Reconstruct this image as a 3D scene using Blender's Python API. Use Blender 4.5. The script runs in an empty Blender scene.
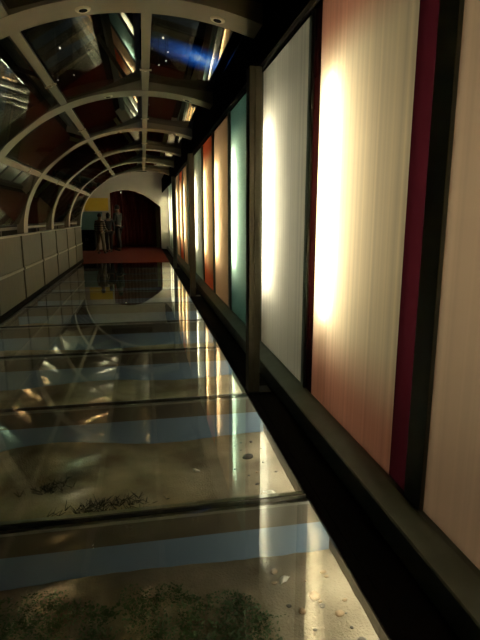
import bpy, bmesh, math, random
from mathutils import Vector, Matrix
R = random.Random(7)
S = bpy.context.scene
COL = S.collection

# ------------------------------------------------------------------ materials
def mat(name):
    m = bpy.data.materials.new(name); m.use_nodes = True
    nt = m.node_tree; nt.nodes.clear()
    out = nt.nodes.new('ShaderNodeOutputMaterial')
    return m, nt, out

def N(nt, kind, **kw):
    n = nt.nodes.new('ShaderNode' + kind)
    for k, v in kw.items():
        if k in n.inputs: n.inputs[k].default_value = v
        else: setattr(n, k, v)
    return n

def L(nt, a, ao, b, bi): nt.links.new(a.outputs[ao], b.inputs[bi])
def c4(c): return (c[0], c[1], c[2], 1)

def noise_col(nt, c1, c2, scale=8, detail=4, stretch=(1, 1, 1), lo=.35, hi=.65):
    tc = N(nt, 'TexCoord'); mp = N(nt, 'Mapping'); mp.inputs['Scale'].default_value = stretch
    nz = N(nt, 'TexNoise', Scale=scale, Detail=detail)
    rp = N(nt, 'ValToRGB')
    rp.color_ramp.elements[0].position = lo; rp.color_ramp.elements[0].color = c4(c1)
    rp.color_ramp.elements[1].position = hi; rp.color_ramp.elements[1].color = c4(c2)
    L(nt, tc, 'Object', mp, 'Vector'); L(nt, mp, 'Vector', nz, 'Vector'); L(nt, nz, 'Fac', rp, 'Fac')
    return rp, nz

def solid(name, c1, c2=None, rough=.5, metal=0, scale=8, stretch=(1, 1, 1), bump=0, spec=.5):
    m, nt, out = mat(name)
    c2 = c2 or tuple(x * .85 for x in c1)
    b = N(nt, 'BsdfPrincipled', Roughness=rough, Metallic=metal)
    b.inputs['Specular IOR Level'].default_value = spec
    rp, nz = noise_col(nt, c1, c2, scale, 4, stretch)
    L(nt, rp, 'Color', b, 'Base Color')
    if bump:
        bp = N(nt, 'Bump', Strength=bump, Distance=.02)
        L(nt, nz, 'Fac', bp, 'Height'); L(nt, bp, 'Normal', b, 'Normal')
    L(nt, b, 'BSDF', out, 'Surface')
    return m

def emit(name, c, s):
    m, nt, out = mat(name)
    e = N(nt, 'Emission', Color=c4(c), Strength=s)
    L(nt, e, 'Emission', out, 'Surface')
    return m

def glass(name, tint, rough=.0, refl=.94, f0=.05):
    """clear pane: transmission straight through plus mirror reflection by angle"""
    m, nt, out = mat(name)
    lw = N(nt, 'LayerWeight', Blend=.5)
    p = N(nt, 'Math', operation='POWER'); p.inputs[1].default_value = 5
    mu = N(nt, 'Math', operation='MULTIPLY_ADD'); mu.inputs[1].default_value = refl - f0; mu.inputs[2].default_value = f0
    t = N(nt, 'BsdfTransparent', Color=c4(tint)); g = N(nt, 'BsdfGlossy', Roughness=rough)
    mx = N(nt, 'MixShader')
    L(nt, lw, 'Facing', p, 0); L(nt, p, 'Value', mu, 0); L(nt, mu, 'Value', mx, 'Fac')
    L(nt, t, 'BSDF', mx, 1); L(nt, g, 'BSDF', mx, 2); L(nt, mx, 'Shader', out, 'Surface')
    return m

def acrylic(name, mid, end, ribs=0.0, grain=0.0):
    """translucent coloured sheet; `end` coloured at its head and foot, `mid` coloured between"""
    m, nt, out = mat(name)
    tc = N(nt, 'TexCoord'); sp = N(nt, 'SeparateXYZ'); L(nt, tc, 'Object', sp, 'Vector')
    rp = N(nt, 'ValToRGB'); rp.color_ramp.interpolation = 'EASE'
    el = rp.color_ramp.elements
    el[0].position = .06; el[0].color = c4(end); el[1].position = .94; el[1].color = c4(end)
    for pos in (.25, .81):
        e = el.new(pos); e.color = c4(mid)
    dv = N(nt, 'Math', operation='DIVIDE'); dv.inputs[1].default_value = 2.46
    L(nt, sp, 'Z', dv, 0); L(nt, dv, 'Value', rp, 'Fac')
    nz = N(nt, 'TexNoise', Scale=1.0, Detail=3); mp = N(nt, 'Mapping')
    mp.inputs['Scale'].default_value = (1, 26, .12) if ribs else (60, 60, 60)
    L(nt, tc, 'Object', mp, 'Vector'); L(nt, mp, 'Vector', nz, 'Vector')
    amt = ribs or grain
    mr = N(nt, 'MapRange'); mr.inputs['From Min'].default_value = .3; mr.inputs['From Max'].default_value = .7
    mr.inputs['To Min'].default_value = 1 - amt; mr.inputs['To Max'].default_value = 1
    L(nt, nz, 'Fac', mr, 'Value')
    mc = N(nt, 'VectorMath', operation='SCALE'); L(nt, rp, 'Color', mc, 0); L(nt, mr, 'Result', mc, 'Scale')
    t = N(nt, 'BsdfTranslucent'); L(nt, mc, 'Vector', t, 'Color')
    d = N(nt, 'BsdfDiffuse'); L(nt, mc, 'Vector', d, 'Color')
    g = N(nt, 'BsdfGlossy', Roughness=.25)
    m1 = N(nt, 'MixShader', Fac=.12); m2 = N(nt, 'MixShader', Fac=.02)
    L(nt, t, 'BSDF', m1, 1); L(nt, d, 'BSDF', m1, 2); L(nt, m1, 'Shader', m2, 1); L(nt, g, 'BSDF', m2, 2)
    L(nt, m2, 'Shader', out, 'Surface')
    return m

M = {}
M['steel'] = solid('painted_steel', (.19, .168, .122), (.162, .142, .104), .5, scale=3)
M['black'] = solid('black_metal', (.012, .012, .011), (.008, .008, .008), .6, spec=.15)
M['beam'] = solid('dark_olive_metal', (.22, .26, .235), (.19, .225, .205), .6, spec=.2)
M['mullion'] = solid('dark_green_grey_metal', (.13, .14, .11), (.11, .12, .092), .5, spec=.3)
M['matt'] = solid('matt_black', (.006, .006, .006), None, 1, spec=.05)
M['post'] = solid('olive_post', (.075, .073, .058), (.062, .06, .048), .6, spec=.25)
M['fabric'] = solid('grey_parapet_board', (.075, .073, .058), (.063, .061, .049), .8, scale=14, stretch=(1, 1, .5))
M['rail'] = solid('grey_rail', (.15, .14, .112), None, .4)
M['bearer'] = solid('tan_bearer', (.105, .086, .056), (.08, .065, .042), .6, scale=5)
M['gasket'] = solid('gasket_black', (.012, .012, .011), None, .5)
M['flange'] = solid('steel_flange', (.22, .21, .17), None, .35)
M['blue'] = solid('slate_blue_board', (.18, .25, .345), (.16, .225, .31), .7, scale=2)
M['pitwall'] = solid('pit_side_brown', (.13, .10, .065), (.09, .07, .045), .8)
M['carpet'] = solid('red_carpet', (.085, .008, .0035), (.06, .0055, .0022), .95, scale=40, bump=.3, spec=.1)
M['white'] = solid('white_plaster', (.48, .44, .365), (.44, .40, .335), .85, scale=2)
M['dark'] = solid('dark_wall', (.014, .013, .012), None, .8)
M['maroon'] = solid('maroon_curtain', (.17, .026, .018), (.13, .019, .013), .9, scale=3, stretch=(6, 1, .1))
M['yellow'] = solid('yellow_paper', (.62, .44, .04), (.55, .38, .03), .7, scale=2)
M['olive'] = solid('olive_door', (.40, .34, .14), None, .6)
M['teal_paper'] = solid('teal_paper', (.13, .24, .24), (.10, .2, .21), .7, scale=2)
M['housing'] = solid('white_housing', (.48, .47, .43), None, .8)
M['tube'] = emit('lamp_tube_glow', (1, .93, .77), 78)
M['strip'] = emit('warm_strip_glow', (1, .88, .70), 42)
M['strip_dim'] = emit('dim_strip_glow', (1, .88, .70), 12)
M['hall'] = emit('hall_lamp_glow', (1, .84, .62), 7)
M['lampoff'] = solid('lamp_lens', (.03, .028, .022), None, .2)
M['lampring'] = solid('lamp_ring', (.5, .44, .32), None, .35)
M['cap'] = solid('tube_cap', (.5, .5, .5), None, .3, 1)
M['magenta'] = acrylic('magenta_film', (.135, .018, .030), (.115, .016, .026))
M['darkred'] = acrylic('dark_red_film', (.012, .0025, .002), (.010, .002, .002))
M['dullgreen'] = acrylic('grey_green_film', (.16, .18, .14), (.14, .17, .14))
M['floorglass'] = glass('floor_glass', (.91, .955, .91), 0, .9, .055)
M['roofglass'] = glass('roof_glass', (.72, .72, .68), .004, .95, .09)
M['clear'] = None
m, nt, out = mat('open_back'); t_ = N(nt, 'BsdfTransparent'); L(nt, t_, 'BSDF', out, 'Surface'); M['clear'] = m
M['shell'] = solid('white_shell', (.8, .76, .68), (.6, .54, .45), .5, scale=30)
M['stone_dark'] = solid('dark_stone', (.10, .085, .07), (.05, .045, .04), .7, scale=30, bump=.4)
M['stone_tan'] = solid('tan_stone', (.42, .28, .16), (.25, .17, .10), .7, scale=30, bump=.4)
M['weed'] = solid('dried_weed', (.045, .04, .022), (.025, .022, .012), .8)
M['moss'] = solid('green_moss', (.16, .235, .12), (.085, .13, .065), .9, scale=18)
M['skin'] = solid('skin', (.15, .09, .06), None, .6)
M['hair'] = solid('black_hair', (.012, .010, .009), None, .6)
M['eye'] = solid('dark_eye', (.02, .015, .01), None, .2)
M['cloth_dark'] = solid('dark_cloth', (.018, .018, .022), None, .9)
M['cloth_green'] = solid('dark_green_cloth', (.030, .034, .028), None, .9)
M['cloth_navy'] = solid('navy_cloth', (.016, .018, .028), None, .9)
M['beige'] = solid('beige_trousers', (.16, .14, .095), None, .9)
M['shoe'] = solid('black_shoe', (.012, .012, .012), None, .5)

# striped top
m, nt, out = mat('striped_top')
tc = N(nt, 'TexCoord'); wv = N(nt, 'TexWave', Scale=5.0); wv.bands_direction = 'Z'
rp = N(nt, 'ValToRGB'); rp.color_ramp.interpolation = 'CONSTANT'
rp.color_ramp.elements[0].color = (.02, .02, .02, 1); rp.color_ramp.elements[1].position = .6
rp.color_ramp.elements[1].color = (.26, .22, .17, 1)
b = N(nt, 'BsdfPrincipled', Roughness=.9)
L(nt, tc, 'Object', wv, 'Vector'); L(nt, wv, 'Fac', rp, 'Fac'); L(nt, rp, 'Color', b, 'Base Color'); L(nt, b, 'BSDF', out, 'Surface')
M['stripes'] = m

# sand
m, nt, out = mat('sand')
tc = N(nt, 'TexCoord')
n1 = N(nt, 'TexNoise', Scale=3.0, Detail=6); n2 = N(nt, 'TexVoronoi', Scale=55.0); n3 = N(nt, 'TexNoise', Scale=90.0, Detail=2)
for n in (n1, n2, n3): L(nt, tc, 'Object', n, 'Vector')
r1 = N(nt, 'ValToRGB'); r1.color_ramp.elements[0].position = .3; r1.color_ramp.elements[0].color = (.165, .130, .088, 1)
r1.color_ramp.elements[1].position = .68; r1.color_ramp.elements[1].color = (.40, .335, .245, 1)
r2 = N(nt, 'ValToRGB'); r2.color_ramp.elements[0].position = .03; r2.color_ramp.elements[0].color = (.35, .32, .28, 1)
r2.color_ramp.elements[1].position = .22; r2.color_ramp.elements[1].color = (1, 1, 1, 1)
mx = N(nt, 'Mix', data_type='RGBA', blend_type='MULTIPLY'); mx.inputs[0].default_value = .55
nt.links.new(r1.outputs[0], mx.inputs[6]); nt.links.new(r2.outputs[0], mx.inputs[7])
L(nt, n1, 'Fac', r1, 'Fac'); L(nt, n2, 'Distance', r2, 'Fac')
b = N(nt, 'BsdfPrincipled', Roughness=1.0); b.inputs['Specular IOR Level'].default_value = .05
nt.links.new(mx.outputs[2], b.inputs['Base Color'])
bp = N(nt, 'Bump', Strength=.6, Distance=.012); L(nt, n3, 'Fac', bp, 'Height'); L(nt, bp, 'Normal', b, 'Normal')
L(nt, b, 'BSDF', out, 'Surface'); M['sand'] = m

# nebula picture (backlit)
m, nt, out = mat('nebula_print')
tc = N(nt, 'TexCoord'); mp = N(nt, 'Mapping'); mp.inputs['Scale'].default_value = (1 / .95, 1, 1 / .2)
ns = N(nt, 'TexNoise', Scale=5.0, Detail=6, Distortion=1.2)
gr = N(nt, 'TexGradient', gradient_type='SPHERICAL')
L(nt, tc, 'Object', mp, 'Vector'); L(nt, mp, 'Vector', gr, 'Vector'); L(nt, tc, 'Object', ns, 'Vector')
pw = N(nt, 'Math', operation='POWER'); pw.inputs[1].default_value = 1.5; L(nt, gr, 'Fac', pw, 0)
ml = N(nt, 'Math', operation='MULTIPLY'); L(nt, pw, 'Value', ml, 0); L(nt, ns, 'Fac', ml, 1)
rp = N(nt, 'ValToRGB'); e = rp.color_ramp.elements
e[0].position = 0; e[0].color = (0, 0, 0, 1); e[1].position = .55; e[1].color = (.55, .75, 1, 1)
k = e.new(.16); k.color = (.01, .06, .30, 1); k = e.new(.32); k.color = (.05, .22, .8, 1)
em = N(nt, 'Emission', Strength=1.6); L(nt, ml, 'Value', rp, 'Fac'); L(nt, rp, 'Color', em, 'Color'); L(nt, em, 'Emission', out, 'Surface')
M['nebula'] = m
M['star'] = emit('star_glow', (1, .95, .85), 4)

# ------------------------------------------------------------------ mesh helpers
def box(bm, lo, hi, mi=0, bev=0):
    v = [bm.verts.new((x, y, z)) for z in (lo[2], hi[2]) for y in (lo[1], hi[1]) for x in (lo[0], hi[0])]
    fs = []
    for q in ((0, 2, 3, 1), (4, 5, 7, 6), (0, 1, 5, 4), (2, 6, 7, 3), (0, 4, 6, 2), (1, 3, 7, 5)):
        f = bm.faces.new([v[i] for i in q]); f.material_index = mi; fs.append(f)
    if bev:
        es = list({e for f in fs for e in f.edges})
        bmesh.ops.bevel(bm, geom=es, offset=bev, segments=2, profile=.5, affect='EDGES')
    return fs      # order: bottom, top, y-, y+, x-, x+

def cyl(bm, a, b_, r, n=16, r2=None):
    a, b_ = Vector(a), Vector(b_); d = b_ - a
    q = d.to_track_quat('Z', 'Y').to_matrix().to_4x4()
    bmesh.ops.create_cone(bm, cap_ends=True, segments=n, radius1=r, radius2=r if r2 is None else r2, depth=d.length,
                          matrix=Matrix.Translation((a + b_) / 2) @ q)

def prism(bm, prof, y0, y1):
    """profile in XZ (list), extruded along Y"""
    A = [bm.verts.new((x, y0, z)) for x, z in prof]; B = [bm.verts.new((x, y1, z)) for x, z in prof]
    n = len(prof)
    bm.faces.new(A); bm.faces.new(B[::-1])
    for i in range(n):
        bm.faces.new((A[i], B[i], B[(i + 1) % n], A[(i + 1) % n]))
    bmesh.ops.recalc_face_normals(bm, faces=bm.faces)

def BM(): return bmesh.new()

def obj(name, bm, mats, parent=None, smooth=False, origin=None):
    """link bm (built in world space) as ONE object; origin at its base or at its parent's origin"""
    me = bpy.data.meshes.new(name)
    bm.to_mesh(me); bm.free()
    for m in (mats if isinstance(mats, (list, tuple)) else [mats]): me.materials.append(M[m])
    if smooth:
        for p in me.polygons: p.use_smooth = True
    o = bpy.data.objects.new(name, me); COL.objects.link(o)
    if origin is None:
        xs = [v.co for v in me.vertices]
        lo = Vector([min(c[i] for c in xs) for i in range(3)]); hi = Vector([max(c[i] for c in xs) for i in range(3)])
        origin = Vector(((lo.x + hi.x) / 2, (lo.y + hi.y) / 2, lo.z))
    origin = Vector(origin)
    me.transform(Matrix.Translation(-origin))
    if parent:
        o.parent = parent
        w = parent.location.copy()
        p = parent.parent
        while p: w += p.location; p = p.parent
        o.location = origin - w
    else:
        o.location = origin
    return o

def tag(o, label, cat, group=None, kind=None):
    o['label'] = label; o['category'] = cat
    if group: o['group'] = group
    if kind: o['kind'] = kind
    return o

def thing(name, loc, label, cat, group=None):
    o = bpy.data.objects.new(name, None); COL.objects.link(o); o.location = loc; o.empty_display_size = .1
    return tag(o, label, cat, group)

def struct(name, bm, mats, label=None, cat=None):
    o = obj(name, bm, mats); o['kind'] = 'structure'
    o['label'] = label; o['category'] = cat
    return o

ORD = ['first', 'second', 'third', 'fourth', 'fifth', 'sixth', 'seventh', 'eighth', 'ninth', 'tenth', 'eleventh', 'twelfth', 'thirteenth', 'fourteenth']

# ------------------------------------------------------------------ camera
cam = bpy.data.objects.new('camera', bpy.data.cameras.new('camera')); COL.objects.link(cam)
cam.data.sensor_width = 36; cam.data.sensor_fit = 'AUTO'; cam.data.lens = 36 * 500 / 640
d = Vector((143 - 240, 320 - 217, -500)).normalized()
up = Vector((0, -d.z, d.y)).normalized(); r = d.cross(up)
rot = Matrix((r, d, up))
cam.matrix_world = Matrix.Translation((0, 0, 1.35)) @ rot.to_4x4()
cam.data.clip_start = .02; cam.data.clip_end = 200
S.camera = cam

# ------------------------------------------------------------------ geometry constants
GL, GR = -1.83, .745                     # edges of the glass floor
SEAM0, PITCH = 2.16, 1.475
YEND = SEAM0 + PITCH * 9                 # 15.43
ARCH0, AP = 3.65, 2.42
def EL(a, b_, t): return (.1 - a * math.cos(t), 1.1 + b_ * math.sin(t))
def t_for_x(a, x): return math.acos((.1 - x) / a)

# ------------------------------------------------------------------ pit under the glass
bm = BM()
nx, ny = 44, 220
x0, x1, y0, y1 = GL - .12, .885, -.8, YEND
rs = random.Random(3)
ph = [(rs.uniform(.8, 5), rs.uniform(.8, 4), rs.uniform(0, 6.28), rs.uniform(.006, .02)) for _ in range(12)]
def sand_z(x, y):
    z = -.335
    for a, b2, p, s in ph: z += s * math.sin(a * x + b2 * y + p) * .6
    return z
rows = []
for j in range(ny + 1):
    y = y0 + (y1 - y0) * j / ny
    rows.append([bm.verts.new((x0 + (x1 - x0) * i / nx, y, sand_z(x0 + (x1 - x0) * i / nx, y) + rs.uniform(-.004, .004))) for i in range(nx + 1)])
for j in range(ny):
    for i in range(nx): bm.faces.new((rows[j][i], rows[j][i + 1], rows[j + 1][i + 1], rows[j + 1][i]))
o = obj('sand_bed', bm, 'sand', smooth=True)
tag(o, 'brownish sand bed lying in the pit below the glass walkway', 'sand', kind='stuff')

bm = BM(); box(bm, (.887, -.8, -.60), (.94, YEND, -.012)); struct('trim_1', bm, 'pitwall', 'brown side board of the pit along the lit panels', 'pit wall')
bm = BM(); box(bm, (GL - .18, -.8, -.60), (GL - .122, YEND, -.012)); struct('trim_2', bm, 'pitwall', 'brown side board of the pit along the parapet', 'pit wall')

seam_name = lambda k: ['just behind the camera', 'nearest the camera'][k + 1] if k < 1 else ORD[k] + ' from the camera'
for k in range(0, 9):
    y = SEAM0 + PITCH * k
    where = ['nearest the camera', 'second from the camera', 'third from the camera', 'fourth from the camera', 'fifth from the camera',
             'sixth from the camera', 'seventh from the camera', 'eighth from the camera', 'farthest from the camera'][k]
    t = thing('floor_bearer', (-.5, y, -.16), f'brown cross bearer under the glass floor joint {where}', 'beam', 'cross bearers under the glass floor')
    bm = BM(); box(bm, (GL - .118, y - .01, -.155), (.883, y + .05, -.035)); obj('web', bm, 'bearer', t)
    bm = BM(); box(bm, (GL - .118, y - .03, -.035), (.883, y + .07, -.021)); obj('flange', bm, 'flange', t)
    bm = BM(); box(bm, (GL, y - .0065, -.0205), (GR - .002, y + .0065, .0012)); obj('gasket', bm, 'gasket', t)
    bm = BM(); box(bm, (GL - .118, y + .015, -.42), (.883, y + .04, -.157))
    o = obj('backdrop_board', bm, 'blue'); tag(o, f'slate blue upright board dividing the sand below the floor joint {where}', 'board', 'blue boards in the pit')
for k in range(-1, 9):
    a = SEAM0 + PITCH * k + .007; b_ = SEAM0 + PITCH * (k + 1) - .007
    bm = BM(); box(bm, (GL, a, -.02), (GR - .002, b_, 0))
    o = obj('floor_glass_pane', bm, 'floorglass')
    where = ('nearest the camera, over green moss' if k < 0 else f'{ORD[k + 1]} from the camera, over sand')
    tag(o, f'clear walkway floor glass pane, {where}', 'glass pane', 'walkway floor panes')

# strip lamps hidden under the floor's two edges
for k in range(-1, 9):
    for X, nm in ((.8725, 'on the lit panel side'), (GL - .09, 'on the parapet side')):
        ya, yb = SEAM0 + PITCH * k + .09, SEAM0 + PITCH * (k + 1) - .04
        bay = 'bay nearest the camera' if k < 0 else f'{ORD[k + 1]} bay from the camera'
        zz = -.20 if X > 0 else -.047
        t = thing('strip_lamp', (X, (ya + yb) / 2, zz), f'warm floor edge strip lamp, {bay}, {nm}', 'lamp', 'strip lamps under the floor edges')
        bm = BM(); cyl(bm, (X, ya, zz), (X, yb, zz), .009, 10); obj('lamp_tube', bm, 'strip' if X > 0 else 'strip_dim', t)
        sg = 1 if X > 0 else -1
        bm = BM(); box(bm, (X + sg * .0095, ya, zz - .010), (X + sg * .0140, yb, zz + .010)); obj('lamp_base', bm, 'flange', t)

# moss in the nearest bay
bm = BM(); rm = random.Random(11)
from mathutils import noise as MN
for _ in range(38000):
    x = rm.uniform(-1.6, .70); y = rm.uniform(1.2, 2.11)
    g = MN.noise(Vector((x * 2.6, y * 2.6, 3.1))) + .5 * MN.noise(Vector((x * 9, y * 9, 1.7)))
    edge = max(0, (y - 1.92) * 3.2) + max(0, (x - .30) * 2.2)
    if g < -.18 + edge + rm.uniform(-.18, .18): continue
    z = sand_z(x, y); h = rm.uniform(.002, .008); w = rm.uniform(.004, .010); b2 = rm.uniform(0, 6.28)
    dx, dy = w * math.cos(b2), w * math.sin(b2)
    tx, ty = rm.uniform(-.012, .012), rm.uniform(-.012, .012)
    v = [bm.verts.new(q) for q in ((x - dx, y - dy, z - .003), (x + dx, y + dy, z - .003), (x + tx + dx * .5, y + ty + dy * .5, z + h), (x + tx - dx * .5, y + ty - dy * .5, z + h))]
    bm.faces.new(v)
o = obj('moss', bm, 'moss'); tag(o, 'green mossy growth on the sand under the nearest floor pane', 'moss', kind='stuff')

def weed(cx, cy, rx, ry, n, label, seed):
    rw = random.Random(seed); bm = BM()
    for _ in range(n):
        x = cx + rw.gauss(0, rx); y = cy + rw.gauss(0, ry); z = sand_z(x, y) - .004
        for _ in range(3):
            a = rw.uniform(0, 6.28); l = rw.uniform(.02, .055); h = rw.uniform(.01, .045)
            cyl(bm, (x, y, z), (x + l * math.cos(a), y + l * math.sin(a), z + h), .0022, 4, .0012)
    tag(obj('dried_weed', bm, 'weed'), label, 'weed', kind='stuff')
weed(-.28, 2.74, .15, .04, 80, 'long clump of dry dark weed just beyond the nearest floor joint', 1)
weed(-.66, 3.03, .07, .04, 26, 'small dry dark weed under the second pane, left side', 2)
weed(-.60, 4.35, .12, .05, 26, 'dry dark weed in the sand under the third pane', 3)

def stone(x, y, s, m, label, seed, flat=.6, name='pebble', cat='stone', group='pebbles on the lit sand edge'):
    rw = random.Random(seed); bm = BM()
    bmesh.ops.create_icosphere(bm, subdivisions=3, radius=1)
    ph = [(Vector((rw.uniform(-1, 1), rw.uniform(-1, 1), rw.uniform(-1, 1))).normalized(), rw.uniform(.1, .3)) for _ in range(6)]
    sc = (rw.uniform(.8, 1.4), rw.uniform(.7, 1.0), flat)
    z = sand_z(x, y)
    for v in bm.verts:
        k = 1 + sum(a * max(0, v.co.dot(dv)) ** 3 for dv, a in ph) * .6
        v.co = Vector((x + v.co.x * s * k * sc[0], y + v.co.y * s * k * sc[1], z + s * flat * .45 + v.co.z * s * k * sc[2]))
    tag(obj(name, bm, m, smooth=True), label, cat, group)
# scallop-like shells
def shell(x, y, s, label, rot, name='sea_shell'):
    bm = BM(); z = sand_z(x, y) + .004; n = 18; m_ = 6; g = []
    for i in range(m_ + 1):
        r_ = i / m_; row = []
        for j in range(n + 1):
            a = -1.25 + 2.5 * j / n
            rr = s * r_ * (1 + .04 * math.cos(j * math.pi))
            h = s * .45 * math.sin(math.pi * min(1, r_ * .95)) * math.cos(a * .9) + .0025 * math.cos(j * math.pi) * r_ + .004
            row.append(bm.verts.new((x + rr * math.cos(a + rot), y + rr * math.sin(a + rot), z + h)))
        g.append(row)
    for i in range(m_):
        for j in range(n): bm.faces.new((g[i][j], g[i + 1][j], g[i + 1][j + 1], g[i][j + 1]))
    bmesh.ops.remove_doubles(bm, verts=bm.verts, dist=.0004)
    r_ = bmesh.ops.solidify(bm, geom=list(bm.faces), thickness=.004)
    tag(obj(name, bm, 'shell', smooth=True), label, 'shell', 'shells on the sand')
shell(.70, 2.74, .05, 'white fan shell on the bright sand under the second pane', .7)
shell(.60, 1.98, .035, 'pale fan shell on the sand under the nearest pane', 2.2)
shell(.30, 3.15, .03, 'small whitish shell under the second pane, away from the lit edge', 4)
stone(.68, 3.27, .032, 'stone_dark', 'dark rounded stone on the bright sand of the second pane', 5)
stone(.70, 1.87, .026, 'stone_tan', 'brown stone by the lit edge under the nearest pane', 6)
stone(.62, 1.80, .018, 'stone_tan', 'little brown stone beside the larger brown one, nearest pane', 8)
stone(.56, 2.06, .020, 'stone_tan', 'tan stone close to the moss under the nearest pane', 9)
rw = random.Random(21)
for i in range(64):
    k = rw.choice([0, 0, 0, 1, 1, 1, 2, 2, 3, 3])
    y = SEAM0 + PITCH * (k - 1) + rw.uniform(.15, 1.35)
    if y < 1.5: y = 1.55 + rw.random() * .5
    x = .85 - abs(rw.gauss(0, .17)) - .01
    stone(x, y, rw.uniform(.004, .011) * rw.choice([1, 1, 1, 1.5]), rw.choice(['stone_dark', 'stone_tan', 'stone_dark', 'stone_dark']),
          'tiny pebble scattered on the sand beside the lit edge', 100 + i, group='tiny pebbles by the lit edge')

# ------------------------------------------------------------------ right side kerb, panels
YF = 21.99
bm = BM(); prism(bm, [(GR, 0.006), (GR, -.018), (.965, -.018), (.965, 0.0), (.80, 0.0), (.80, .012), (.79, .012), (.79, .006)], -.8, YF)
struct('trim_3', bm, 'matt', 'black floor gutter strip between the glass floor and the panels', 'gutter')
bm = BM(); prism(bm, [(.965, -.02), (.965, .115), (.972, .122), (1.075, .150), (1.10, .150), (1.30, .150), (1.30, -.02)], -.8, YF)
struct('trim_4', bm, 'beam', 'dark metal kerb beam carrying the lit panels', 'kerb')
bm = BM(); prism(bm, [(.82, 2.36), (.82, 2.90), (1.5, 2.98), (1.5, 2.63), (1.10, 2.63), (.85, 2.36)], -.8, 21.99)
struct('trim_5', bm, 'matt', 'black eaves beam above the lit panels', 'beam')
bm = BM(); box(bm, (1.42, -.8, -.02), (1.55, YF, 2.62)); struct('wall_right', bm, 'dark', 'dark wall behind the lit panels', 'wall')

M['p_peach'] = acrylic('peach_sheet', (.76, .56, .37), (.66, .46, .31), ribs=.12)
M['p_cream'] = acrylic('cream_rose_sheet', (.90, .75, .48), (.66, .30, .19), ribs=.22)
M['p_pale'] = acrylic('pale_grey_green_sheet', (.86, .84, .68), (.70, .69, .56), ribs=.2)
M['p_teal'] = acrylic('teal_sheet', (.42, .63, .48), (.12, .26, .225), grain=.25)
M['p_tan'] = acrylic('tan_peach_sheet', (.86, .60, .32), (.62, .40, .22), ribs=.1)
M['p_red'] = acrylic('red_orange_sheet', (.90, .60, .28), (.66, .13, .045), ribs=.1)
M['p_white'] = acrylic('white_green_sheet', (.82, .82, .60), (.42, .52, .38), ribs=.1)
ZB, ZT = .151, 2.61
panels = [   # near y, far y, sheet, label, strip
    (.40, 1.705, 'p_peach', 'pale peach light panel nearest the camera, cut by the photo edge', None),
    (2.005, 3.145, 'p_cream', 'big cream and rose light panel with magenta edges', 'magenta'),
    (3.39, 4.67, 'p_pale', 'pale grey-green light panel between the magenta-edged one and the post', 'dullgreen'),
    (4.90, 6.38, 'p_teal', 'teal light panel just beyond the nearest post', None),
    (6.53, 7.88, 'p_tan', 'tan peach light panel right after the nearest teal one', None),
    (8.03, 9.33, 'p_red', 'red-orange light panel, nearest of the reds', None),
    (9.50, 10.95, 'p_white', 'whitish green light panel after the nearest red one', None),
    (11.15, 12.55, 'p_teal', 'teal light panel beyond the middle post, small in view', None),
    (12.70, 14.02, 'p_tan', 'peach light panel right after the distant teal one', None),
    (14.17, 15.42, 'p_red', 'red-orange light panel far along the wall', None),
    (15.58, 16.95, 'p_tan', 'peach light panel beyond the distant red one', None),
    (17.10, 18.40, 'p_white', 'whitish light panel third from the far end', None),
    (18.58, 20.40, 'p_white', 'pale green light panel second from the far end', None),
    (20.60, 21.9, 'p_white', 'pale green light panel at the far end of the row', None)]
XP = 1.10
prev = -.1
for i, (a, b_, sm, lab, strip) in enumerate(panels):
    e = .012
    s0, s1 = a, b_
    if strip == 'magenta': a0, b0 = a - .17, b_ + .12
    elif strip: a0, b0 = a - .085, b_ + .005
    else: a0, b0 = a, b_
    t = thing('light_panel', (XP + .15, (a + b_) / 2, ZB), lab, 'light panel', 'backlit panels along the wall')
    bm = BM()
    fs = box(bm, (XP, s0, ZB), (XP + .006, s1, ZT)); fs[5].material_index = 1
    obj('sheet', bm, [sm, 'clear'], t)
    for q0, q1 in ((a0, s0), (s1, b0)):
        if strip and q1 - q0 > .003:
            bm = BM(); fs = box(bm, (XP, q0, ZB), (XP + .006, q1, ZT)); fs[5].material_index = 1
            obj('edge_strip', bm, ['darkred' if strip == 'magenta' and q0 > s0 else strip, 'clear'], t)['label'] = ('dark red edge strip' if q0 > s0 else 'magenta edge strip') if strip == 'magenta' else 'grey-green edge strip'
    # open-fronted housing: back, two cheeks, top and bottom
    bm = BM(); XB = XP + .27
    box(bm, (XB, a0, ZB), (XB + .01, b0, ZT)); box(bm, (XP + .007, a0, ZB), (XB, a0 + .008, ZT)); box(bm, (XP + .007, b0 - .008, ZB), (XB, b0, ZT))
    box(bm, (XP + .007, a0 + .008, ZB), (XB, b0 - .008, ZB + .008)); box(bm, (XP + .007, a0 + .008, ZT - .008), (XB, b0 - .008, ZT))
    obj('housing', bm, 'housing', t)
    yt = b_ - .17 if i else .52; xt = XP + .105
    bm = BM(); cyl(bm, (xt, yt, .75), (xt, yt, 2.12), .016, 12); tb = obj('lamp_tube', bm, 'tube', t)
    for z0, z1 in ((.70, .749), (2.121, 2.17)):
        bm = BM(); cyl(bm, (xt, yt, z0), (xt, yt, z1), .018, 12); obj('tube_cap', bm, 'cap', tb)
    # mullion before this panel
    if a0 - prev > .03:
        lbl = ['dark upright behind the camera side of the nearest peach panel', 'wide dark upright between the nearest peach panel and the magenta edge',
               'dark upright between the magenta-edged panel and the pale one', 'dark upright half hidden by the nearest post'][i] if i < 4 else \
              f'thin dark upright before the {lab.split(" light panel")[0]} panel' + ('' if i < 7 else f', {ORD[i - 7]} upright past the middle post')
        bm = BM(); box(bm, (XP - .018, prev + .001, ZB), (XP + .28, a0 - .001, ZT), bev=.003)
        tag(obj('mullion', bm, 'mullion'), lbl, 'mullion', 'uprights between the light panels')
    prev = b0

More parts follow.
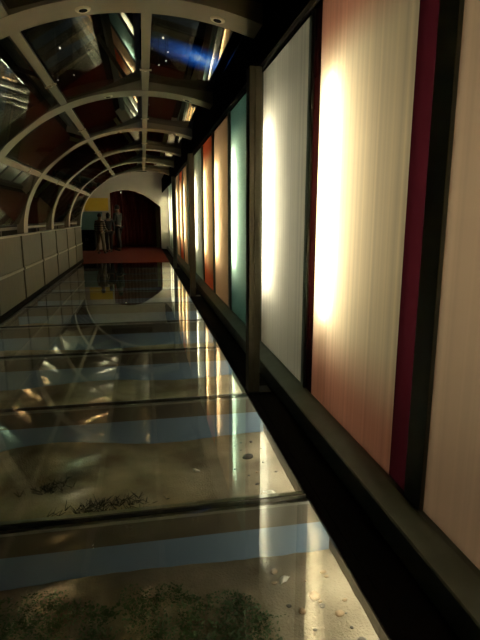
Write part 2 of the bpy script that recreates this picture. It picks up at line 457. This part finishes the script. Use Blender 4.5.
for y, lb in ((3.60, 'olive steel post in front of the panels, nearest the camera'), (8.46, 'olive steel post beside the whitish green panel, middle one'), (13.30, 'olive steel post far along the row of panels')):
    t = thing('steel_post', (.795, y + .06, .0125), lb, 'post', 'steel posts along the panels')
    bm = BM(); box(bm, (.750, y, .023), (.838, y + .11, 2.359), bev=.004); obj('shaft', bm, 'post', t)
    bm = BM(); box(bm, (.747, y - .02, .0125), (.93, y + .13, .0225)); obj('base_plate', bm, 'black', t)
    bm = BM(); box(bm, (.790, y - .008, .03), (.800, y - .0005, 2.35)); obj('cover_strip', bm, 'post', t)

# ------------------------------------------------------------------ left parapet
XL0 = -1.845
div = [-.4, 1.15, 2.75, 4.2, 5.4, 6.75, 8.25, 9.8, 11.4, 13.0, 14.5, 16.0]
for i in range(len(div) - 1):
    a, b_ = div[i], div[i + 1]
    near = ['behind the camera', 'beside the camera', 'just ahead of the camera', 'outside the left photo edge', 'at the left photo edge'][i] if i < 5 else \
        f'{["at the photo edge, largest in view", "second in view", "third in view", "fourth in view", "fifth in view", "farthest, at the corridor end"][i - 5]}'
    t = thing('parapet_panel', (XL0 - .05, (a + b_) / 2, 0), f'grey-brown waist-high parapet panel, {near}', 'parapet panel', 'parapet panels along the walkway')
    bm = BM(); box(bm, (XL0 - .09, a + .045, .10), (XL0, b_ - .045, 1.065), bev=.004); obj('infill_board', bm, 'fabric', t)
    bm = BM(); box(bm, (XL0 + .0005, a + .045, .55), (XL0 + .014, b_ - .045, .585)); obj('mid_rail', bm, 'rail', t)['label'] = 'lighter grey mid rail'
    bm = BM(); box(bm, (XL0 - .09, a, .0), (XL0 + .004, b_ - .001, .099)); obj('plinth', bm, 'matt', t)['label'] = 'black plinth'
    bm = BM(); box(bm, (XL0 - .10, a + .001, 1.0655), (XL0 + .008, b_ - .001, 1.085)); obj('top_cap', bm, 'rail', t)
    bm = BM(); box(bm, (XL0 - .07, b_ - .0445, .10), (XL0 - .02, b_ + .0445, 1.065)); obj('joint_strip', bm, 'matt', t)['label'] = 'black joint'
bm = BM(); box(bm, (XL0 + .0045, -.8, -.02), (GL - .0005, YEND, .012)); struct('trim_6', bm, 'black', 'black edge trim of the glass floor by the parapet', 'trim')
t = thing('handrail', (XL0 - .12, 7.5, 1.085), 'grey handrail running above the parapet panels', 'handrail')
bm = BM(); box(bm, (XL0 - .155, -.4, 1.155), (XL0 - .105, 16.0, 1.195), bev=.008); obj('rail', bm, 'rail', t)
for q in [.3 + 1.22 * j for j in range(13)]:
    bm = BM(); box(bm, (XL0 - .14, q, 1.086), (XL0 - .12, q + .03, 1.156)); obj('bracket', bm, 'rail', t)
bm = BM(); box(bm, (-2.6, -.8, -.25), (XL0 - .185, 16.2, .9)); struct('wall_left', bm, 'dark', 'dark outer wall behind the parapet', 'wall')

# ------------------------------------------------------------------ vault
A_IN, B_IN, A_OUT, B_OUT = 1.92, 1.60, 2.02, 1.73
T0 = 0.0
T1 = t_for_x(A_OUT, .8185)
HW = .135
def arch_bm(y):
    bm = BM(); n = 56
    prev = None
    for i in range(n + 1):
        f = i / n
        ti = (t_for_x(A_IN, .8185)) * f; to = T1 * f
        pi_, po = EL(A_IN, B_IN, ti), EL(A_OUT, B_OUT, to)
        zi = max(pi_[1], 1.087); zo = max(po[1], 1.087)
        row = [bm.verts.new(q) for q in ((pi_[0], y - HW, zi), (pi_[0], y + HW, zi), (po[0], y + HW, zo), (po[0], y - HW, zo))]
        if prev:
            for j in range(4): bm.faces.new((prev[j], prev[(j + 1) % 4], row[(j + 1) % 4], row[j]))
        else: bm.faces.new(row)
        prev = row
    bm.faces.new(prev[::-1])
    bmesh.ops.recalc_face_normals(bm, faces=bm.faces)
    return bm
where = ['above and just before the camera view', 'nearest in view, with two round downlights', 'second in view', 'third in view', 'fourth in view', 'fifth in view', 'farthest, at the corridor end']
for k in range(-1, 6):
    y = ARCH0 + AP * k
    t = thing('steel_arch', (.1, y, 1.085), f'curved beige steel arch of the vault, {where[k + 1]}', 'arch', 'steel arches of the vault')
    o = obj('rib', arch_bm(y), 'steel', t)
    for p in o.data.polygons: p.use_smooth = False
    for xd in (-.33, .545):
        tt = t_for_x(A_IN, xd); p = EL(A_IN, B_IN, tt)
        nrm = Vector((math.cos(tt) / A_IN, 0, -math.sin(tt) / B_IN)).normalized()   # inward
        c = Vector((p[0], y + .03, p[1]))
        bm = BM(); cyl(bm, c + nrm * .0005, c + nrm * .008, .052, 24, .046); dl = obj('downlight', bm, 'lampring', t)
        bm = BM(); cyl(bm, c + nrm * .0085, c + nrm * .0105, .028, 20); obj('lens', bm, 'lampoff', dl)
# purlins, one length per bay
pur = [(-1.53, 'lower left'), (-.79, 'upper left'), (.075, 'crown')]
bayw = ['overhead bay', 'first bay past the nearest arch', 'second bay past it', 'third bay past it', 'fourth bay past it', 'farthest bay']
bayn = ['bay overhead before the nearest arch', 'bay behind the nearest arch', 'second bay', 'third bay', 'fourth bay', 'farthest bay']
for k in range(-1, 5):
    ya, yb = ARCH0 + AP * k + HW + .001, ARCH0 + AP * (k + 1) - HW - .001
    for xp, nm in pur:
        am, bmid = 1.945, 1.625
        tt = t_for_x(am, xp); p = EL(am, bmid, tt)
        tang = Vector((am * math.sin(tt), 0, bmid * math.cos(tt))).normalized(); nrm = Vector((math.cos(tt) / am, 0, -math.sin(tt) / bmid)).normalized()
        bm = BM(); c = Vector((p[0], 0, p[1])); pr = []
        for s_, u in ((-1, -1), (1, -1), (1, 1), (-1, 1)):
            q = c + tang * (.035 * s_) + nrm * (.022 * u); pr.append((q.x, q.z))
        prism(bm, pr, ya, yb)
        t = thing('purlin', (p[0], (ya + yb) / 2, p[1]), f'beige {nm} purlin spanning the {bayn[k + 1]}', 'purlin', 'purlins between the arches')
        obj('bar', bm, 'steel', t)
        ym = ya + .62 * (yb - ya)
        bm = BM()
        cyl(bm, c + nrm * .022 + Vector((0, ym, 0)), c + nrm * .042 + Vector((0, ym, 0)), .012, 10)
        cyl(bm, c + nrm * .030 + Vector((0, ym, 0)) - tang * .055, c + nrm * .030 + Vector((0, ym, 0)) + tang * .055, .008, 8)
        obj('glass_clamp', bm, 'lampring', t)
# glass panes between arches
fac = [((-1.885, 1.24), (-1.578, 1.96), 'lowest'), ((-1.488, 2.035), (-.845, 2.53), 'lower'),
       ((-.742, 2.57), (.03, 2.805), 'left of the crown'), ((.122, 2.79), (.815, 2.715), 'right of the crown')]
shortn = ['bay overhead', 'nearest visible bay', 'second visible bay', 'third visible bay', 'fourth visible bay', 'farthest bay']
for k in range(-1, 5):
    ya, yb = ARCH0 + AP * k + HW + .002, ARCH0 + AP * (k + 1) - HW - .002
    for pa, pb, nm in fac:
        dv = Vector((pb[0] - pa[0], pb[1] - pa[1])).normalized(); nv = Vector((-dv.y, dv.x)) * .01
        bm = BM(); prism(bm, [pa, pb, (pb[0] + nv.x, pb[1] + nv.y), (pa[0] + nv.x, pa[1] + nv.y)], ya, yb)
        o = obj('vault_glass_pane', bm, 'roofglass')
        tag(o, f'dark vault glass pane, {nm}, in the {shortn[k + 1]}', 'glass pane', 'glass panes of the vault')

# ------------------------------------------------------------------ dark outside with stars
bm = BM()
pr = [(.1 - 4.6 * math.cos(math.pi * i / 30), .5 + 3.9 * math.sin(math.pi * i / 30)) for i in range(31)]
pr = [(-4.5, -1.2)] + pr + [(4.7, -1.2)]
A = [bm.verts.new((x, -4, z)) for x, z in pr]; B = [bm.verts.new((x, 30, z)) for x, z in pr]
for i in range(len(pr) - 1): bm.faces.new((A[i], B[i], B[i + 1], A[i + 1]))
bm.faces.new(A); bm.faces.new(B[::-1])
struct('ceiling', bm, 'dark', 'dark outer hall vault seen through the glass roof', 'ceiling')
bm = BM(); box(bm, (-4.5, -4, -1.3), (4.7, 30, -1.2)); struct('floor_1', bm, 'dark', 'dark ground below the walkway', 'floor')
stars = [(-.886, 6.70, 1.0, 'white star lamp behind the pane left of the crown, brightest there'), (.294, 6.13, 1.0, 'white star lamp just above the blue nebula, brightest of the cluster'),
         (.371, 6.61, .55, 'small star lamp between the bright one and the nebula'), (.363, 6.97, .6, 'small star lamp at the left tip of the nebula'),
         (.281, 7.16, .55, 'small star lamp lowest left of the nebula'), (-1.139, 8.18, .5, 'faint star lamp low behind the pane left of the crown'),
         (-.875, 7.86, .35, 'tiny star lamp low near the middle of the left pane'), (.95, 6.75, .35, 'tiny star lamp right above the nebula'), (1.45, 7.3, .3, 'tiny star lamp at the right of the nebula')]
for x, y, s, lb in stars:
    bm = BM(); bmesh.ops.create_icosphere(bm, subdivisions=2, radius=.008 * s + .0035, matrix=Matrix.Translation((x, y, 3.3)))
    t = thing('star_lamp', (x, y, 3.3), lb, 'lamp', 'star lamps beyond the roof')
    obj('bulb', bm, 'star', t)
    bm = BM(); cyl(bm, (x, y, 3.3 + .03 * s + .008), (x, y, 4.3), .004, 6); obj('stem', bm, 'black', t)
# nebula picture
bm = BM(); box(bm, (-.98, -.006, -.30), (.98, 0, .30))
o = obj('nebula_picture', bm, 'nebula', origin=(0, 0, 0)); o.location = (.98, 7.5, 3.47); o.rotation_euler = (-.35, .25, 0)
tag(o, 'glowing blue nebula picture seen through the roof glass', 'picture')

# ------------------------------------------------------------------ far hall
bm = BM(); box(bm, (-4.3, YEND + .002, -.02), (.744, 26, 0)); struct('floor', bm, 'carpet', 'dull red carpet at the far end of the walkway', 'floor')
# white wall with arched opening (x from -1.33 to .73)
bm = BM(); YW = 22.0
ox0, ox1 = -1.33, .74
def oz(x):
    pts = [(-1.33, 2.33), (-1.1, 2.40), (-.8, 2.45), (-.55, 2.45), (-.3, 2.40), (0, 2.28), (.3, 2.10), (.55, 1.92), (.74, 1.76)]
    for (xa, za), (xb, zb) in zip(pts, pts[1:]):
        if xa <= x <= xb: return za + (zb - za) * (x - xa) / (xb - xa)
    return 1.76
n = 30
for i in range(n):
    xa = ox0 + (ox1 - ox0) * i / n; xb = ox0 + (ox1 - ox0) * (i + 1) / n
    q = [(xa, oz(xa)), (xb, oz(xb)), (xb, 4.0), (xa, 4.0)]
    prism(bm, q, YW, YW + .12)
box(bm, (-4.2, YW, 0), (ox0, YW + .12, 4.0)); box(bm, (ox1, YW, 0.0), (1.6, YW + .12, 4.0))
struct('wall_back', bm, 'white', 'white end wall with a wide arched opening', 'wall')
bm = BM(); box(bm, (-4.2, 24.6, 0), (3.2, 24.7, 4)); struct('wall_rear', bm, 'dark', 'dark wall beyond the opening', 'wall')
bm = BM()
n = 90; A = []; B = []
for i in range(n + 1):
    x = -1.7 + 3.0 * i / n; yy = 24.3 + .04 * math.sin(i * 1.3)
    A.append([bm.verts.new((x, yy, .03)), bm.verts.new((x, yy, 3.2)), bm.verts.new((x, yy + .02, 3.2)), bm.verts.new((x, yy + .02, .03))])
for i in range(n):
    for j in range(4): bm.faces.new((A[i][j], A[i][(j + 1) % 4], A[i + 1][(j + 1) % 4], A[i + 1][j]))
bm.faces.new(A[0][::-1]); bm.faces.new(A[-1])
tag(obj('stage_curtain', bm, 'maroon', smooth=True), 'dark maroon curtain filling the arched opening at the end', 'curtain')
bm = BM(); box(bm, (.56, 23.2, 0), (.60, 23.24, 1.8)); box(bm, (.66, 23.2, 0), (.72, 23.24, 1.8)); box(bm, (.60, 23.2, 1.72), (.66, 23.24, 1.8)); box(bm, (.60, 23.21, 0), (.66, 23.23, 1.72))
tag(obj('door_leaf', bm, 'olive'), 'narrow dull olive door leaf at the right of the arched opening', 'door')
bm = BM(); box(bm, (-2.35, YW - .02, 1.60), (-1.40, YW - .001, 2.12))
tag(obj('yellow_poster', bm, 'yellow'), 'yellow poster on the white end wall above the people', 'poster')
bm = BM(); box(bm, (-2.60, YW - .02, .82), (-1.66, YW - .001, 1.56))
tag(obj('teal_poster', bm, 'teal_paper'), 'dull teal poster below the yellow one', 'poster')
t = thing('low_cabinet', (-2.15, 21.55, 0), 'black low cabinet against the end wall behind the people', 'cabinet')
bm = BM(); box(bm, (-2.60, 21.35, .06), (-1.95, 21.95, .80), bev=.008); obj('body', bm, 'black', t)
bm = BM(); box(bm, (-2.62, 21.33, .801), (-1.93, 21.97, .83)); obj('top', bm, 'black', t)
bm = BM(); box(bm, (-2.56, 21.40, 0), (-1.99, 21.93, .059)); obj('base', bm, 'black', t)
for q in (-2.59, -2.27):
    bm = BM(); box(bm, (q, 21.33, .10), (q + .31, 21.349, .77)); dr = obj('door', bm, 'black', t)
    bm = BM(); box(bm, (q + (.27 if q < -2.4 else .03), 21.315, .40), (q + (.285 if q < -2.4 else .045), 21.329, .52)); obj('handle', bm, 'flange', dr)
bm = BM(); box(bm, (-4.3, YEND + 1.2, 3.275), (1.5, 26, 3.4)); struct('ceiling_1', bm, 'dark', 'dark ceiling of the end hall', 'ceiling')
def hall_lamp(x, y, z, rr, lb, m='hall'):
    t = thing('ceiling_lamp', (x, y, z), lb, 'lamp', 'ceiling lamps of the end hall')
    bm = BM(); cyl(bm, (x, y, z), (x, y, z + .06), rr + .02, 20); obj('body', bm, 'white', t)
    bm = BM(); cyl(bm, (x, y, z - .012), (x, y, z - .001), rr, 20); obj('diffuser', bm, m, t)
hall_lamp(-.88, 22.35, 2.36, .012, 'tiny ceiling spot just inside the arched opening')
t = thing('added_wall_lamp', (-.6, 20.5, 3.05), 'added lamp behind a black shade, brightening the white end wall', 'lamp')  # lamp added to brighten the end wall; its shade hides the source
bm = BM(); box(bm, (-1.4, 20.28, 3.05), (.2, 20.30, 3.27)); box(bm, (-1.4, 20.301, 3.25), (.2, 20.6, 3.27)); obj('shade', bm, 'black', t)
bm = BM(); cyl(bm, (-1.3, 20.48, 3.20), (.1, 20.48, 3.20), .02, 10); obj('lamp_tube', bm, 'hall', t)
# ------------------------------------------------------------------ people
def skin_mesh(verts, edges, radii, sub=2):
    me = bpy.data.meshes.new('skin'); me.from_pydata(verts, edges, [])
    o = bpy.data.objects.new('skin', me); COL.objects.link(o)
    md = o.modifiers.new('s', 'SKIN'); md.use_smooth_shade = True
    for i, rr in enumerate(radii):
        sv = me.skin_vertices[0].data[i]; sv.radius = rr if isinstance(rr, tuple) else (rr, rr); sv.use_root = (i == 0)
    s2 = o.modifiers.new('u', 'SUBSURF'); s2.levels = sub; s2.render_levels = sub
    dg = bpy.context.evaluated_depsgraph_get(); ev = o.evaluated_get(dg)
    nm = bpy.data.meshes.new_from_object(ev); bpy.data.objects.remove(o)
    bm = BM(); bm.from_mesh(nm); bpy.data.meshes.remove(nm)
    return bm

def person(loc, face, H, label, shirt, trousers, arms, stride=.07, lean=0.0, long_hair=False):
    """face: heading angle; local frame: +y forward, z up, scaled to height H (built for 1.7)"""
    k = H / 1.7
    rm_ = Matrix.Translation(loc) @ Matrix.Rotation(face, 4, 'Z') @ Matrix.Scale(k, 4)
    t = thing('person', loc, label, 'person', 'visitors at the far end')
    V, E, Rr = [], [], []
    def add(p, rr, par=None):
        V.append((p[0], p[1] + lean * max(0, p[2] - .85), p[2])); Rr.append(rr)
        if par is not None: E.append((par, len(V) - 1))
        return len(V) - 1
    pel = add((0, 0, .93), (.145, .10))
    wa = add((0, .0, 1.06), (.125, .09), pel); ch = add((0, .0, 1.24), (.15, .10), wa); ub = add((0, -.01, 1.36), (.12, .085), ch)
    nk = add((0, .0, 1.45), (.052, .052), ub); jaw = add((0, .022, 1.525), (.062, .075), nk); cr = add((0, .01, 1.60), (.074, .088), jaw); tp = add((0, .005, 1.655), (.055, .065), cr)
    add((0, .103, 1.545), (.012, .012), jaw)
    for s in (-1, 1): add((s * .078, 0, 1.56), (.010, .016), jaw)
    legs, armsp = [], []
    for s in (-1, 1):
        hp = add((s * .09, 0, .86), (.088, .09), pel); kn = add((s * .10, s * stride * .5 + .02, .48), (.056, .058), hp)
        cf = add((s * .10, s * stride * .8 - .01, .34), (.054, .056), kn); an = add((s * .105, s * stride, .09), (.037, .04), cf)
        he = add((s * .107, s * stride + .05, .04), (.038, .034), an); add((s * .112, s * stride + .15, .028), (.036, .022), he)
        legs.append((hp, kn, cf, an, he))
        sh = add((s * .175, -.005, 1.375), (.055, .055), ub)
        el, wr = arms[0 if s < 0 else 1]
        e_ = add((s * el[0], el[1], el[2]), (.042, .042), sh); w_ = add((s * wr[0], wr[1], wr[2]), (.027, .027), e_)
        dv = (Vector(V[w_]) - Vector(V[e_])).normalized(); side = Vector((0, 1, 0)) if abs(dv.y) < .7 else Vector((0, 0, 1))
        side = (side - dv * side.dot(dv)).normalized()
        pc = Vector(V[w_]) + dv * .06; lv = lambda q: (q.x, q.y - lean * max(0, q.z - .85), q.z)
        pm = add(lv(pc), (.020, .034), w_)
        for j, (off, ln) in enumerate(((-.026, .062), (-.009, .075), (.009, .080), (.026, .070))):
            b1 = pc + dv * .03 + side * off; q1 = add(lv(b1), .0095, pm)
            inn = Vector((-s * .35, 0, 0)); q2 = add(lv(b1 + (dv + inn * .4).normalized() * ln * .5), .0085, q1)
            add(lv(b1 + (dv + inn * .4).normalized() * ln * .5 + (dv + inn).normalized() * ln * .5), .0075, q2)
        tb1 = Vector(V[w_]) + dv * .03 + side * .034; q1 = add(lv(tb1), .0105, pm); add(lv(tb1 + dv * .04 + side * .02), .009, q1)
        armsp.append((sh, e_, w_))
    bm = skin_mesh(V, E, Rr, 2); bm.transform(rm_)
    obj('body', bm, 'skin', t, True, origin=loc)
    Vv = [Vector(v) for v in V]
    # top: torso and sleeves
    V2, E2, R2 = [], [], []
    def add2(p, rr, par=None):
        V2.append(tuple(p)); R2.append(rr)
        if par is not None: E2.append((par, len(V2) - 1))
        return len(V2) - 1
    a = add2(Vv[pel] - Vector((0, 0, .03)), (.165, .122)); b2 = add2(Vv[wa], (.150, .112), a); c2 = add2(Vv[ch], (.172, .122), b2); d2 = add2(Vv[ub], (.140, .105), c2)
    add2(Vv[nk] - Vector((0, 0, .03)), (.07, .07), d2)
    for sh, e_, w_ in armsp:
        q = add2(Vv[sh], .070, d2); q = add2(Vv[e_], .056, q); add2(Vv[w_] * .9 + Vv[e_] * .1, .040, q)
    bm = skin_mesh(V2, E2, R2, 2); bm.transform(rm_); obj('top', bm, shirt, t, True, origin=loc)
    V2.clear(); E2.clear(); R2.clear()
    a = add2(Vv[pel] + Vector((0, 0, .02)), (.152, .112))
    for hp, kn, cf, an, he in legs:
        q = add2(Vv[hp], (.102, .104), a); q = add2(Vv[kn], (.074, .076), q); q = add2(Vv[cf], (.070, .074), q); add2(Vv[an] + Vector((0, 0, .01)), (.062, .066), q)
    bm = skin_mesh(V2, E2, R2, 2); bm.transform(rm_); obj('trousers', bm, trousers, t, True, origin=loc)
    for hp, kn, cf, an, he in legs:
        V2.clear(); E2.clear(); R2.clear()
        q = add2(Vv[an] + Vector((0, -.02, -.04)), (.046, .046)); q = add2(Vv[he] + Vector((0, .01, 0)), (.047, .040), q); add2(Vv[he] + Vector((0, .125, -.008)), (.043, .030), q)
        bm = skin_mesh(V2, E2, R2, 2); bm.transform(rm_); obj('shoe', bm, 'shoe', t, True, origin=loc)
    # hair cap
    bm = BM(); hc = Vv[cr] + Vector((0, -.012, .018))
    bmesh.ops.create_uvsphere(bm, u_segments=24, v_segments=14, radius=1)
    dele = [v for v in bm.verts if (v.co.y > .35 and v.co.z < .30) or v.co.z < (-.95 if long_hair else -.62)]
    bmesh.ops.delete(bm, geom=dele, context='VERTS')
    for v in bm.verts:
        n_ = 1 + .03 * math.sin(9 * v.co.x + 5 * v.co.z)
        v.co = Vector((v.co.x * .088 * n_, v.co.y * .108 * n_, v.co.z * (.118 if v.co.z > 0 else (.16 if long_hair else .11)))) + hc
    bmesh.ops.solidify(bm, geom=list(bm.faces), thickness=.01)
    bm.transform(rm_); obj('hair', bm, 'hair', t, True, origin=loc)
    for s in (-1, 1):
        bm = BM(); bmesh.ops.create_uvsphere(bm, u_segments=12, v_segments=8, radius=.012, matrix=Matrix.Translation(Vv[jaw] + Vector((s * .03, .070, .035))))
        bm.transform(rm_); obj('eye', bm, 'eye', t, True, origin=loc)
    return t
down = (((.235), .0, 1.12), (.245, .06, .90))
downp = ((.23, -.02, 1.12), (.24, .06, .90))
fold = ((.23, .03, 1.13), (.08, .22, 1.17))
hold = ((.22, .02, 1.12), (.18, .22, 1.02))
person((-1.58, 19.5, .0), -.5, 1.47, 'person in a striped top and beige trousers, leftmost of three', 'stripes', 'beige', (downp, hold), .08)
person((-1.33, 20.3, .0), .25, 1.50, 'person in all dark clothes standing in the middle of three', 'cloth_dark', 'cloth_navy', (downp, downp), .10, long_hair=True)
person((-.98, 21.0, .0), 1.0, 1.80, 'tallest person, in a dark green top, rightmost of three', 'cloth_green', 'cloth_dark', (hold, fold), .12, .05)

# ------------------------------------------------------------------ world and view
w = bpy.data.worlds.new('world'); S.world = w; w.use_nodes = True
w.node_tree.nodes['Background'].inputs['Color'].default_value = (.0012, .0012, .0014, 1)
S.view_settings.view_transform = 'Standard'; S.view_settings.look = 'None'
S.view_settings.gamma = 1; S.view_settings.use_curve_mapping = False
S.view_settings.exposure = 0
cy_ = S.cycles
cy_.max_bounces = 10; cy_.diffuse_bounces = 5; cy_.glossy_bounces = 5; cy_.transparent_max_bounces = 24; cy_.transmission_bounces = 4
cy_.sample_clamp_indirect = 40; cy_.use_denoising = True; cy_.caustics_reflective = False; cy_.caustics_refractive = False
